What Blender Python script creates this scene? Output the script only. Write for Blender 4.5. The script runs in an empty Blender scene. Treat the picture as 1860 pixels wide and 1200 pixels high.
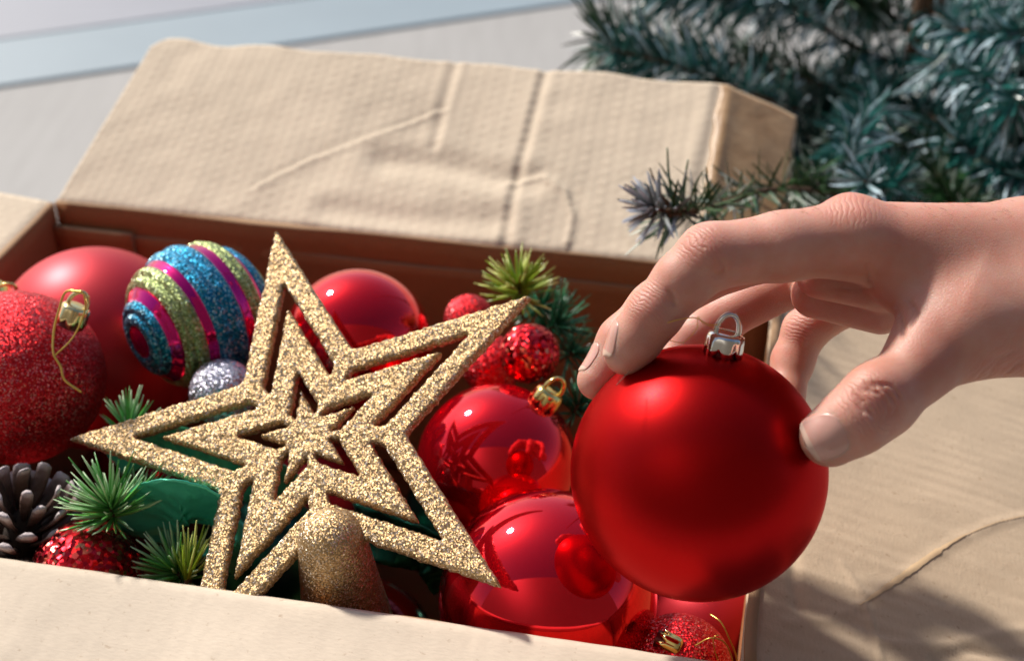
import bpy, math, random
import numpy as np
from mathutils import Vector, Matrix
random.seed(7); rng = np.random.default_rng(7)
scn = bpy.context.scene
COL = scn.collection
S = 0.01                                  # everything below is written in centimetres
PITCH = math.radians(33.9); CP, SP = math.cos(PITCH), math.sin(PITCH); CAMH = 61.6; RIM = 24.0; FP = 2583.0

# ------------------------------------------------------------------ camera, sky, sun, exposure
cam = bpy.data.cameras.new('camera'); camo = bpy.data.objects.new('camera', cam); COL.objects.link(camo)
camo.location = (0, 0, CAMH*S); camo.rotation_euler = (math.pi/2-PITCH, 0, 0)
cam.lens = 50; cam.sensor_width = 36; cam.clip_start = .01; cam.clip_end = 100
cam.dof.use_dof = True; cam.dof.focus_distance = .51; cam.dof.aperture_fstop = 9
scn.camera = camo
SUN = Vector((-.52, .60, .70)).normalized()
w = bpy.data.worlds.new("World"); scn.world = w; w.use_nodes = True
wt = w.node_tree; bg = wt.nodes['Background']
sky = wt.nodes.new('ShaderNodeTexSky'); sky.sky_type = 'NISHITA'; sky.sun_disc = False
sky.sun_elevation = math.asin(SUN.z); sky.sun_rotation = math.atan2(SUN.x, SUN.y)
sky.air_density = 1.0; sky.dust_density = 2.0; sky.ozone_density = 1.0
wt.links.new(sky.outputs[0], bg.inputs[0]); bg.inputs[1].default_value = .10
sl = bpy.data.lights.new('sun', 'SUN'); sl.energy = 4.4; sl.angle = math.radians(5.0); sl.color = (1, .93, .84)
so = bpy.data.objects.new('sun', sl); COL.objects.link(so)
so.rotation_euler = SUN.to_track_quat('Z', 'Y').to_euler(); so.location = (-1, 1, 2)
scn.view_settings.view_transform = 'Standard'; scn.view_settings.look = 'None'
scn.view_settings.exposure = 0.2; scn.view_settings.gamma = 1
scn.cycles.max_bounces = 10; scn.cycles.use_denoising = True; scn.cycles.sample_clamp_indirect = 6

# ------------------------------------------------------------------ helpers
def cw(v):                                 # camera axes (right, down, forward) -> world, cm
    return Vector((v[0], v[2]*CP - v[1]*SP, CAMH - (v[1]*CP + v[2]*SP)))
def cd(v):                                 # the same for a direction
    return Vector((v[0], v[2]*CP - v[1]*SP, -(v[1]*CP + v[2]*SP)))
def cc(px, py, z): return Vector(((px-930)/FP*z, (py-600)/FP*z, z))
def at(px, py, z): return cw(cc(px, py, z))
ORG = {}
def tag(o, label=None, cat=None, group=None, kind=None):
    if label: o['label'] = label
    if cat: o['category'] = cat
    if group: o['group'] = group
    if kind: o['kind'] = kind
    return o
def empty(name, org):
    o = bpy.data.objects.new(name, None); COL.objects.link(o); o.empty_display_size = .01
    o.location = Vector(org)*S; ORG[o.name] = Vector(org); return o
def link(name, me, org, parent=None):
    o = bpy.data.objects.new(name, me); COL.objects.link(o)
    org = Vector(org); ORG[o.name] = org
    if parent: o.parent = parent; o.location = (org-ORG[parent.name])*S
    else: o.location = org*S
    return o
def mesh(name, V, F, mat, org=None, parent=None, smooth=True, uv=None, fm=None):
    V = np.asarray([tuple(v) for v in V] if not isinstance(V, np.ndarray) else V, dtype=float)
    if org is None: org = ORG[parent.name] if parent else V.mean(0)
    org = Vector(org)
    me = bpy.data.meshes.new(name); me.from_pydata(((V-np.array(org))*S).tolist(), [], F if isinstance(F, list) else F.tolist())
    for m in (mat if isinstance(mat, (list, tuple)) else [mat]): me.materials.append(m)
    if smooth: me.polygons.foreach_set('use_smooth', [True]*len(me.polygons))
    if fm is not None: me.polygons.foreach_set('material_index', fm)
    if uv is not None:
        l = me.uv_layers.new(name='UVMap'); vi = np.zeros(len(me.loops), dtype=np.int32); me.loops.foreach_get('vertex_index', vi)
        l.data.foreach_set('uv', np.asarray(uv, dtype=float)[vi].ravel())
    me.update()
    return link(name, me, org, parent)
def basis(n):
    n = Vector(n).normalized(); a = Vector((0, 0, 1)) if abs(n.z) < .9 else Vector((1, 0, 0))
    x = a.cross(n).normalized(); return x, n.cross(x), n
def lathe(prof, c, ax, seg=48, wob=None, ref=None):
    x, y, n = basis(ax)
    if ref is not None:
        x = (Vector(ref)-n*Vector(ref).dot(n)).normalized(); y = n.cross(x)
    V = []; F = []
    for i, (r, h) in enumerate(prof):
        for k in range(seg):
            a = 2*math.pi*k/seg; rr, hh = (r, h) if wob is None else wob(i, a, r, h)
            V.append(Vector(c)+x*(rr*math.cos(a))+y*(rr*math.sin(a))+n*hh)
    for i in range(len(prof)-1):
        for k in range(seg):
            F.append((i*seg+k, i*seg+(k+1) % seg, (i+1)*seg+(k+1) % seg, (i+1)*seg+k))
    return V, F
def sphere_prof(R, n=40, a0=0.02, a1=math.pi-.02): return [(R*math.sin(a0+(a1-a0)*i/n), -R*math.cos(a0+(a1-a0)*i/n)) for i in range(n+1)]
def tube(pts, r, seg=6, closed=False, rf=None):
    pts = [Vector(p) for p in pts]; n = len(pts); V = []; F = []; prev = None
    for i, p in enumerate(pts):
        t = (pts[(i+1) % n if closed else min(i+1, n-1)]-pts[(i-1) % n if closed else max(i-1, 0)]).normalized()
        if prev is None: x = basis(t)[0]
        else: x = (prev-t*prev.dot(t)).normalized()
        prev = x; y = t.cross(x); rr = r if rf is None else r*rf(i/(n-1))
        for k in range(seg):
            a = 2*math.pi*k/seg; V.append(p+x*rr*math.cos(a)+y*rr*math.sin(a))
    for i in range(n if closed else n-1):
        j = (i+1) % n
        for k in range(seg): F.append((i*seg+k, i*seg+(k+1) % seg, j*seg+(k+1) % seg, j*seg+k))
    if not closed: F.append(tuple(range(seg))[::-1]); F.append(tuple(range((n-1)*seg, n*seg)))
    return V, F
def join(*parts):
    V = []; F = []
    for v, f in parts:
        o = len(V); V += list(v); F += [tuple(i+o for i in q) for q in f]
    return V, F
def spline(pts, n=12):
    P = [Vector(p) for p in pts]; P = [P[0]*2-P[1]]+P+[P[-1]*2-P[-2]]; out = []
    for i in range(1, len(P)-2):
        for k in range(n):
            t = k/n; a, b, c, d = P[i-1:i+3]
            out.append(.5*((2*b)+(c-a)*t+(2*a-5*b+4*c-d)*t*t+(3*b-a-3*c+d)*t**3))
    out.append(P[-2]); return out

# ------------------------------------------------------------------ materials
class NT:
    def __init__(s, name):
        s.m = bpy.data.materials.new(name); s.m.use_nodes = True; s.t = s.m.node_tree; s.b = s.t.nodes['Principled BSDF']
    def n(s, ty, **k):
        x = s.t.nodes.new('ShaderNode'+ty)
        for a, v in k.items():
            if a.startswith('i_'): x.inputs[a[2:].replace('_', ' ')].default_value = v
            else: setattr(x, a, v)
        return x
    def l(s, a, b): s.t.links.new(a, b)
    def set(s, **k):
        for a, v in k.items(): s.b.inputs[a.replace('_', ' ')].default_value = v
        return s
    def coord(s, kind='Object'): return s.n('TexCoord').outputs[kind]
    def noise(s, scale, vec=None, detail=4, rough=.5):
        x = s.n('TexNoise', i_Scale=scale, i_Detail=detail, i_Roughness=rough); s.l(vec or s.coord(), x.inputs['Vector']); return x
    def ramp(s, fac, stops):
        r = s.n('ValToRGB'); e = r.color_ramp.elements
        while len(e) < len(stops): e.new(.5)
        for q, (p, c) in zip(e, stops): q.position = p; q.color = (*c, 1) if len(c) == 3 else c
        s.l(fac, r.inputs[0]); return r.outputs[0]
    def mix(s, f, a, b, mode='MIX'):
        x = s.n('Mix', data_type='RGBA', blend_type=mode)
        for i, v in ((0, f), (6, a), (7, b)):
            if hasattr(v, 'links'): s.l(v, x.inputs[i])
            else: x.inputs[i].default_value = v if i == 0 else (*v, 1)
        return x.outputs[2]
    def math(s, op, a, b=0.0, c=0.0):
        x = s.n('Math', operation=op)
        for i, v in enumerate((a, b, c)):
            if hasattr(v, 'links'): s.l(v, x.inputs[i])
            else: x.inputs[i].default_value = v
        return x.outputs[0]
    def bump(s, h, strength=.3, dist=.001, nrm=None):
        b = s.n('Bump', i_Strength=strength, i_Distance=dist); s.l(h, b.inputs['Height'])
        if nrm: s.l(nrm, b.inputs['Normal'])
        return b.outputs[0]

def m_simple(name, col, rough=.5, metal=0, **k):
    q = NT(name); q.set(Base_Color=(*col, 1), Roughness=rough, Metallic=metal, **k); return q.m
def m_satin(name, col, rough=.36, metal=.85, tint=(1, .26, .31), coat=.05):
    q = NT(name); q.set(Metallic=metal, Coat_Weight=coat, Coat_Roughness=.45, Specular_Tint=(*tint, 1))
    n = q.noise(900, detail=2); q.l(q.mix(.004, col, n.outputs[1]), q.b.inputs['Base Color'])
    n2 = q.noise(40, detail=3); q.l(q.math('MULTIPLY_ADD', n2.outputs[0], .07, rough-.035), q.b.inputs['Roughness'])
    q.l(q.bump(n.outputs[0], .03, .0001), q.b.inputs['Normal']); return q.m
def m_gloss(name, col):
    q = NT(name); q.set(Base_Color=(*col, 1), Metallic=.85, Coat_Weight=.3, Coat_Roughness=.02)
    n = q.noise(60, detail=5); q.l(q.math('MULTIPLY_ADD', n.outputs[0], .10, .0), q.b.inputs['Roughness'])
    n2 = q.noise(35, detail=1); q.l(q.bump(n2.outputs[0], .10, .0006), q.b.inputs['Normal']); return q.m
def m_glitter(name, base, flake, scale=1100, k=1.5, rough=.28, metal=1.0, cover=.0, spec2=None):
    """flakes: one cell each with its own tilt and tint"""
    q = NT(name); v = q.n('TexVoronoi', i_Scale=scale, feature='F1'); q.l(q.coord(), v.inputs['Vector'])
    c = v.outputs['Color']
    sep = q.n('SeparateColor'); q.l(c, sep.inputs[0])
    tint = q.ramp(sep.outputs[0], [(0, base), (.45, tuple(.5*a+.5*b for a, b in zip(base, flake))), (.8, flake), (1, spec2 or flake)])
    q.l(tint, q.b.inputs['Base Color'])
    off = q.n('VectorMath', operation='SUBTRACT'); q.l(c, off.inputs[0]); off.inputs[1].default_value = (.5, .5, .5)
    sc = q.n('VectorMath', operation='SCALE'); q.l(off.outputs[0], sc.inputs[0]); sc.inputs['Scale'].default_value = k
    g = q.n('NewGeometry'); ad = q.n('VectorMath', operation='ADD'); q.l(g.outputs['Normal'], ad.inputs[0]); q.l(sc.outputs[0], ad.inputs[1])
    no = q.n('VectorMath', operation='NORMALIZE'); q.l(ad.outputs[0], no.inputs[0])
    q.l(no.outputs[0], q.b.inputs['Normal'])
    q.l(q.math('MULTIPLY_ADD', sep.outputs[1], .25, rough), q.b.inputs['Roughness']); q.set(Metallic=metal); return q.m

def m_card(name, col, waffle=False, rough=.85, corr=0.0):
    q = NT(name); uv = q.coord('UV')
    big = q.noise(9, uv, 5, .6); fine = q.noise(260, uv, 4, .6)
    mp = q.n('Mapping'); q.l(uv, mp.inputs[0]); mp.inputs['Scale'].default_value = (300, 900, 1); fib = q.noise(1, mp.outputs[0], 4, .6)
    c1 = tuple(.86*x for x in col); c2 = tuple(min(1, 1.08*x) for x in col)
    base = q.ramp(big.outputs[0], [(.3, c1), (.7, c2)])
    base = q.mix(.10, base, q.ramp(fib.outputs[0], [(.35, (.3, .22, .15)), (.65, (1, .95, .88))]), 'MULTIPLY')
    sp = q.ramp(fine.outputs[0], [(.28, (.55, .45, .36)), (.38, (1, 1, 1))]); base = q.mix(.5, base, sp, 'MULTIPLY')
    q.l(base, q.b.inputs['Base Color']); q.set(Roughness=rough)
    q.b.inputs['Specular IOR Level'].default_value = .25
    h = q.math('MULTIPLY_ADD', fine.outputs[0], .25, q.math('MULTIPLY', fib.outputs[0], .5))
    nrm = q.bump(h, .5, .0004)
    if waffle or corr:
        sx = q.n('SeparateXYZ'); 
        wn = q.noise(25, uv, 2); wob = q.n('VectorMath', operation='MULTIPLY_ADD'); q.l(wn.outputs[1], wob.inputs[0]); wob.inputs[1].default_value = (.003, .0025, 0); q.l(uv, wob.inputs[2])
        q.l(wob.outputs[0], sx.inputs[0])
        if waffle:   # rows of pressed dashes
            a = q.math('SINE', q.math('MULTIPLY', sx.outputs[0], 2*math.pi/.0118)); b = q.math('SINE', q.math('MULTIPLY', sx.outputs[1], 2*math.pi/.0072))
            a2 = q.math('SMOOTH_MIN', q.math('MAXIMUM', a, -.2), .6, .2); hh = q.math('MULTIPLY', a2, q.math('MAXIMUM', b, -.3))
            amp = q.ramp(q.noise(14, uv, 3).outputs[0], [(.3, (.25,)*3), (.6, (1,)*3)])
            hh = q.math('MULTIPLY', hh, amp); nrm = q.bump(hh, .40, .0006, nrm)
            c = q.math('SINE', q.math('MULTIPLY', sx.outputs[0], 2*math.pi/.0062)); nrm = q.bump(c, .12, .0003, nrm)
        else:
            c = q.math('SINE', q.math('MULTIPLY', sx.outputs[0], 2*math.pi/.0072))
            amp = q.ramp(q.noise(18, uv, 3).outputs[0], [(.4, (0,)*3), (.62, (1,)*3)])
            nrm = q.bump(q.math('MULTIPLY', c, amp), corr, .0004, nrm)
            cr = q.noise(22, uv, 8, .7); nrm = q.bump(q.ramp(cr.outputs[0], [(.46, (0,)*3), (.5, (1,)*3), (.54, (0,)*3)]), .6*corr, .0006, nrm)
    q.l(nrm, q.b.inputs['Normal']); return q.m

CARD = m_card('cardboard_liner', (.71, .61, .49), corr=.08)
CARD_W = m_card('cardboard_embossed', (.70, .59, .455), waffle=True)
CARD_SHADE = m_card('cardboard_wall_shaded', (.37, .165, .068), corr=.2)  # shade inside the box put into a darker, redder base colour
CARD_R = m_card('cardboard_worn', (.57, .445, .315), corr=.22)
CARD_EDGE = m_simple('cardboard_cut_edge', (.36, .22, .12), .9)
TORN = m_card('torn_paper', (.66, .48, .29))
RED_SATIN = m_satin('red_satin', (.42, .0006, .0012), .34, .86)
RED_MATTE = m_satin('red_matte', (.50, .010, .022), .46, .6, (1, .75, .8), .35)
RED_GLOSS = m_gloss('red_gloss', (.90, .006, .022))
DKRED = m_gloss('dark_red_gloss', (.20, .004, .008))
DKGREEN = m_satin('dark_green_satin', (.01, .10, .07), .3, .85, (.6, 1, .9))
GREEN_SATIN = m_satin('green_satin_ribbon', (.06, .58, .38), .28, .3, (.8, 1, 1), .3)
GOLD_GLIT = m_glitter('gold_glitter', (.34, .215, .095), (.55, .385, .20), 2200, 1.05, .30, .8, spec2=(1, .93, .84))
RED_GLIT = m_glitter('red_glitter', (.34, .003, .005), (.80, .03, .045), 2000, 1.1, .3, .9, spec2=(1, .45, .45))
RED_FLAKE = m_glitter('red_flakes', (.22, .002, .003), (.95, .03, .05), 620, .9, .16, 1, spec2=(1, .35, .25))
SILVER_GLIT = m_glitter('silver_glitter', (.22, .22, .30), (.75, .76, .85), 1400, 1.2, .3)
BLUE_GLIT = m_glitter('blue_glitter', (.002, .06, .14), (.02, .30, .50), 1700, 1.1, .3, .9, spec2=(.6, .9, 1))
OLIVE_GLIT = m_glitter('olive_glitter', (.10, .13, .05), (.42, .50, .20), 1700, 1.1, .3, .9, spec2=(.9, 1, .7))
MAGENTA = m_gloss('magenta_gloss', (.70, .003, .20))
SILVER = m_simple('silver_plated', (.80, .78, .72), .10, 1)
GOLD = m_simple('gold_plated', (.85, .68, .25), .10, 1)
THREAD = m_simple('gold_thread', (.80, .52, .12), .30, .9)
THREAD_D = m_simple('dark_thread', (.10, .05, .02), .5)
FLOOR = None

def m_floor():
    q = NT('pale_floor'); mp = q.n('Mapping'); q.l(q.coord(), mp.inputs[0]); mp.inputs['Scale'].default_value = (90, 9, 1); mp.inputs['Rotation'].default_value = (0, 0, .2)
    n = q.noise(1, mp.outputs[0], 5, .6); b = q.noise(5, None, 4)
    c = q.mix(.5, q.ramp(n.outputs[0], [(.3, (.33, .32, .31)), (.7, (.41, .40, .39))]), q.ramp(b.outputs[0], [(.3, (.34, .335, .32)), (.7, (.40, .395, .38))]))
    q.l(c, q.b.inputs['Base Color']); q.set(Roughness=.75); q.l(q.bump(n.outputs[0], .2, .001), q.b.inputs['Normal']); return q.m
def m_paint(name, col):
    q = NT(name); n = q.noise(7, None, 5); q.l(q.ramp(n.outputs[0], [(.3, tuple(.92*x for x in col)), (.7, col)]), q.b.inputs['Base Color']); q.set(Roughness=.55)
    q.l(q.bump(q.noise(220, None, 3).outputs[0], .1, .0005), q.b.inputs['Normal']); return q.m
def m_needle(name, dark, light, tip, frost, pw=2.0):
    """colour by island, with frosted paint towards the tip (UV.y runs from root to tip)"""
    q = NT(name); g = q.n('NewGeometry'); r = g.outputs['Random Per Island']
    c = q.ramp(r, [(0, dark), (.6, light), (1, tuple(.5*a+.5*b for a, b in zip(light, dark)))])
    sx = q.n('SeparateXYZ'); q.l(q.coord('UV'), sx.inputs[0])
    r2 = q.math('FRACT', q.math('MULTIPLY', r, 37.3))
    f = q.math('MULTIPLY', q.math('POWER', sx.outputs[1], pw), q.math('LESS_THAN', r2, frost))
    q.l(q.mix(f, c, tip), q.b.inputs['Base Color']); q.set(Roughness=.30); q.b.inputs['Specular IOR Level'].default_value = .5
    q.b.inputs['Subsurface Weight'].default_value = 0; return q.m
NEEDLE_TREE = m_needle('frosted_plastic_needle', (.002, .028, .028), (.010, .145, .125), (.70, .88, .98), .26, .6)
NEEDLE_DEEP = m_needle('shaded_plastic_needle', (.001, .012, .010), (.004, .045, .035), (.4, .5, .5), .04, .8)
NEEDLE_TREE2 = m_needle('olive_plastic_needle', (.004, .022, .006), (.030, .10, .030), (.72, .85, .78), .16, .6)
NEEDLE_TIP = m_needle('grey_frosted_needle', (.09, .07, .07), (.13, .16, .15), (.62, .68, .78), .8)
NEEDLE_G = m_needle('fresh_green_needle', (.03, .19, .035), (.12, .42, .08), (.60, .82, .50), .6)
NEEDLE_Y = m_needle('yellow_green_needle', (.10, .22, .01), (.32, .46, .03), (.75, .80, .25), .6)
NEEDLE_D = m_needle('deep_green_needle', (.004, .06, .03), (.015, .16, .07), (.08, .45, .22), .5)
BARK = m_simple('brown_wire_stem', (.09, .045, .02), .8)
def m_cone():
    q = NT('pinecone_scale'); sx = q.n('SeparateXYZ'); q.l(q.coord('UV'), sx.inputs[0])
    n = q.noise(300, None, 4); f = q.math('MULTIPLY_ADD', n.outputs[0], .25, q.math('SUBTRACT', sx.outputs[1], .12))
    q.l(q.ramp(f, [(.0, (.035, .016, .010)), (.62, (.085, .045, .032)), (.84, (.20, .13, .115)), (1, (.52, .45, .46))]), q.b.inputs['Base Color'])
    q.set(Roughness=.6); q.l(q.bump(n.outputs[0], .9, .0016), q.b.inputs['Normal']); return q.m
CONE_M = m_cone()
def m_skin(sites):
    q = NT('skin'); co = q.coord(); n = q.noise(28, co, 4); f = q.noise(900, co, 3); bl = q.noise(150, co, 4, .6)
    v = q.n('TexVoronoi', i_Scale=1000, feature='DISTANCE_TO_EDGE'); q.l(co, v.inputs['Vector'])
    c = q.ramp(n.outputs[0], [(.30, (.50, .225, .165)), (.5, (.59, .305, .23)), (.72, (.67, .39, .31))])
    c = q.mix(.55, c, q.ramp(bl.outputs[0], [(.35, (1, .80, .76)), (.6, (1, 1, 1))]), 'MULTIPLY')
    q.set(Roughness=.46, Subsurface_Weight=.65, Subsurface_Scale=.008)
    q.b.inputs['Subsurface Radius'].default_value = (1.0, .22, .10); q.b.inputs['Specular IOR Level'].default_value = .45
    h = q.math('MULTIPLY_ADD', f.outputs[0], .4, q.math('MINIMUM', q.math('MULTIPLY', v.outputs['Distance'], 3), .4))
    nr = q.bump(h, .30, .0004)
    ws = q.noise(170, co, 3); red = None
    for p, axd, rad, per, amp in sites:                     # folds over the joints
        o = q.n('VectorMath', operation='SUBTRACT'); q.l(co, o.inputs[0]); o.inputs[1].default_value = p
        d = q.n('VectorMath', operation='DOT_PRODUCT'); q.l(o.outputs[0], d.inputs[0]); d.inputs[1].default_value = axd
        L = q.n('VectorMath', operation='LENGTH'); q.l(o.outputs[0], L.inputs[0])
        mk = q.n('MapRange', interpolation_type='SMOOTHSTEP'); q.l(L.outputs['Value'], mk.inputs[0]); mk.inputs[1].default_value = rad; mk.inputs[2].default_value = rad*.25; mk.inputs[3].default_value = 0; mk.inputs[4].default_value = 1
        w_ = q.math('SINE', q.math('MULTIPLY_ADD', ws.outputs[0], 9.0, q.math('MULTIPLY', d.outputs['Value'], 2*math.pi/per)))
        nr = q.bump(q.math('MULTIPLY', q.math('POWER', q.math('ABSOLUTE', w_), .4), mk.outputs[0]), amp, .0007, nr)
        c = q.mix(q.math('MULTIPLY', mk.outputs[0], .35), c, (.55, .20, .15))
    q.l(c, q.b.inputs['Base Color']); q.l(nr, q.b.inputs['Normal']); return q.m
NAIL_EDGE = m_simple('nail_edge', (.68, .48, .38), .35)
NAIL = NT('fingernail').set(Base_Color=(.64, .33, .27, 1), Roughness=.28, Subsurface_Weight=.4, Subsurface_Scale=.003, Coat_Weight=.3).m

# ------------------------------------------------------------------ the setting
def quad(name, P, mat, kind=None, **k):
    o = mesh(name, [Vector(p) for p in P], [tuple(range(len(P)))], mat, smooth=False, **k)
    return tag(o, kind=kind) if kind else o
quad('floor', [(-600, -300, 0), (600, -300, 0), (600, 900, 0), (-600, 900, 0)], m_floor(), 'structure')
# a painted door sill crosses the floor behind the box, a smoother floor goes on beyond it
WA, WB = Vector((-53, 136.7, 0)), Vector((11, 161.9, 0)); wd = (WB-WA).normalized(); wn = Vector((wd.y, -wd.x, 0))
def slab(name, front, back, z0, z1, mat, bev=.2):
    a0, b0 = WA-wd*300, WB+wd*300
    P = [a0+wn*front, b0+wn*front, b0-wn*back, a0-wn*back]; Q = [a0+wn*(front-bev), b0+wn*(front-bev), b0-wn*(back-bev), a0-wn*(back-bev)]
    V = [Vector((p.x, p.y, z0)) for p in P]+[Vector((p.x, p.y, z1-bev)) for p in P]+[Vector((p.x, p.y, z1)) for p in Q]
    F = [(0, 1, 5, 4), (1, 2, 6, 5), (2, 3, 7, 6), (3, 0, 4, 7), (4, 5, 9, 8), (5, 6, 10, 9), (6, 7, 11, 10), (7, 4, 8, 11), (8, 9, 10, 11)]
    return mesh(name, V, F, mat, smooth=False)
tag(slab('door_sill', 0, 13.0, 0, .32, m_paint('blue_grey_paint', (.27, .34, .385)), .26), kind='structure')
tag(slab('floor_beyond_sill', -13.1, 300, 0, .30, m_paint('lilac_grey_paint', (.30, .315, .36))), kind='structure')
# unseen wall added behind the viewer: blocks sky, darkens reflections and near sides
tag(quad('sky_block_wall', [(-400, -75, 0), (400, -75, 0), (400, -75, 270), (-400, -75, 270)], m_paint('sky_block_wall_paint', (.10, .085, .07))), kind='structure')

# ------------------------------------------------------------------ cardboard box
U = Vector((-.981, .194, 0)).normalized(); Vv = Vector((.194, .981, 0)).normalized(); Zz = Vector((0, 0, 1))
FRc = Vector((8.12, 35.0, RIM)); BW, BD = 39.0, 26.4
FLc = FRc+U*BW; BRc = FRc+Vv*BD; BLc = BRc+U*BW
box = empty('cardboard_box', (FRc+BLc)/2-Zz*RIM)
tag(box, 'worn open cardboard box with four spread flaps, full of ornaments', 'box')
def sheet(name, fn, L1, L2, n1, n2, thick, mat, parent, edge=CARD_EDGE):
    """a board: fn(u, v) is a point of its upper face; the board has a real thickness"""
    us = np.linspace(0, L1, n1+1); vs = np.linspace(0, L2, n2+1)
    P = np.array([[tuple(fn(u, v)) for u in us] for v in vs])
    du = np.gradient(P, axis=1); dv = np.gradient(P, axis=0); N = np.cross(du, dv); N /= np.linalg.norm(N, axis=2, keepdims=True)
    Q = P-N*thick; nv = (n1+1)*(n2+1)
    V = np.concatenate([P.reshape(-1, 3), Q.reshape(-1, 3)]); uu, vv = np.meshgrid(us, vs)
    uv = np.stack([uu.ravel(), vv.ravel()], 1)*S; uv = np.concatenate([uv, uv])
    i = lambda a, b, s=0: s*nv+b*(n1+1)+a
    F = [(i(a, b), i(a+1, b), i(a+1, b+1), i(a, b+1)) for b in range(n2) for a in range(n1)]; nf = len(F)
    F += [(i(a, b, 1), i(a, b+1, 1), i(a+1, b+1, 1), i(a+1, b, 1)) for b in range(n2) for a in range(n1)]; nb = len(F)
    for a in range(n1): F.append((i(a, 0), i(a, 0, 1), i(a+1, 0, 1), i(a+1, 0))); F.append((i(a, n2), i(a+1, n2), i(a+1, n2, 1), i(a, n2, 1)))
    for b in range(n2): F.append((i(0, b), i(0, b+1), i(0, b+1, 1), i(0, b, 1))); F.append((i(n1, b), i(n1, b, 1), i(n1, b+1, 1), i(n1, b+1)))
    return mesh(name, V, F, [mat, edge], parent=parent, uv=uv, fm=[0]*nb+[1]*(len(F)-nb))
def pl_ray(px, py, o, n):                  # where a sight line meets a plane
    d = cd(((px-930)/FP, (py-600)/FP, 1)); c = Vector((0, 0, CAMH)); return c+d*((o-c).dot(n)/d.dot(n))
def segd(u, v, pl):
    """distance to a polyline in the flap's own axes, and how far along"""
    best = 1e9; along = 0; side = 1
    for k in range(len(pl)-1):
        (x0, y0), (x1, y1) = pl[k], pl[k+1]; dx, dy = x1-x0, y1-y0; L = dx*dx+dy*dy
        t = max(0, min(1, ((u-x0)*dx+(v-y0)*dy)/L)); d = math.hypot(u-x0-t*dx, v-y0-t*dy)
        if d < best: best = d; along = (k+t)/(len(pl)-1); side = 1 if dx*(v-y0)-dy*(u-x0) > 0 else -1
    return best, along, side
from mathutils import noise as mn
def nz(x, y, s, seed=0): return mn.noise(Vector((x*s, y*s, seed)))
# walls: inner faces towards the room of the box
def wall(name, A, B, inward, mat=CARD_SHADE, top=0.0, depth=RIM, off=0.0, u0=0, u1=None, th=.42):
    L = (B-A).length; d = (B-A).normalized(); u1 = L if u1 is None else u1
    s = 1 if d.cross(Zz).dot(inward) > 0 else -1
    def fn(u, v):
        uu = u0+u if s > 0 else u1-u
        b = .25*nz(uu, v, .12, 3)+.06*nz(uu, v, .5, 5)
        return A+d*uu+inward*(off+b*min(1, v/3))-Zz*(top+depth-v)
    # upper face of the sheet must look inward: dU x dV
    return sheet(name, fn, u1-u0, depth-top if False else depth, max(2, int((u1-u0)/.8)), 24, th, mat, box)
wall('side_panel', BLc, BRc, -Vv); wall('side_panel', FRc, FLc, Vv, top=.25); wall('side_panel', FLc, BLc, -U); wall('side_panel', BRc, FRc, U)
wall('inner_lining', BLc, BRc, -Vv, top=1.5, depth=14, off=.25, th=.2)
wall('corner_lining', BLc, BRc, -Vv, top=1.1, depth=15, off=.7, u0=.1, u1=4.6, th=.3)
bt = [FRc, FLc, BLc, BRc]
quad('bottom_panel', [p-Zz*(RIM-.4) for p in bt], CARD_SHADE, parent=box)
# back flap, raised 20 degrees, with folds and dents
fa = math.radians(20); e1 = -U; e2 = (Vv*math.cos(fa)+Zz*math.sin(fa)).normalized(); fn_ = e1.cross(e2)
BO = BLc+U*.2
def buv(px, py):
    p = pl_ray(px, py, BO, fn_)-BO; return p.dot(e1), p.dot(e2)
creases = [([buv(*p) for p in q], dpt, wd_, mode) for q, dpt, wd_, mode in [
    ([(992, 128), (965, 230), (938, 330), (925, 400), (918, 455)], .12, .30, 'v'),
    ([(830, 108), (805, 190), (788, 265)], .09, .3, 'v'),
    ([(470, 335), (560, 290), (640, 262), (720, 232), (800, 200)], .035, .16, 'r'),
    ([(700, 290), (790, 295), (880, 315), (960, 330)], .18, .9, 'v'),
    ([(930, 330), (990, 322), (1030, 350), (1045, 400), (1035, 440)], .09, .25, 'r'),
    ([(1310, 165), (1292, 250), (1270, 340), (1255, 430)], .13, .4, 'v'),
    ([(600, 380), (760, 395), (900, 400)], .12, .8, 'v')]]
FLEN = 13.3; FW = 39.6
def back_flap(u, v):
    h = .22*nz(u, v, .13, 1)+.05*nz(u, v, .6, 2)
    for pl, d, w_, m in creases:
        q, al, sd = segd(u, v, pl)
        if q < w_*4: h += (-d*math.exp(-(q/w_)**2)+(d*.45*math.exp(-((q-1.6*w_)/w_)**2))) if m == 'v' else d*math.exp(-(q/w_)**2)-.06*sd*math.exp(-(q/(2.5*w_))**2)
    v2 = v
    top = FLEN-.35*nz(u, 0, .3, 9)
    vv = v*(top/FLEN)
    if u < 1.2: vv *= 1-.05*((1.2-u)/1.2)**2
    r = max(0, u-35.4); h -= .50*r*min(1, r/.5)*(.75+.25*v/FLEN)            # the right end curls down and away
    e = max(0, .5-v); h -= 1.1*e*e
    return BO+e1*(u+.085*v*max(0, 1-u/12)+.25*max(0, 1-u/6))+e2*vv+fn_*h
sheet('back_flap', back_flap, FW, FLEN, 264, 90, .36, CARD_W, box)
BROWN_END = NT('brown_end_card').set(Base_Color=(.40, .245, .12, 1), Roughness=.42)
tn = BROWN_END.noise(55, BROWN_END.coord('UV'), 5, .65); BROWN_END.l(BROWN_END.ramp(tn.outputs[0], [(.3, (.30, .17, .075)), (.7, (.50, .33, .18))]), BROWN_END.b.inputs['Base Color']); BROWN_END.l(BROWN_END.bump(tn.outputs[0], .5, .0015), BROWN_END.b.inputs['Normal'])
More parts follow.
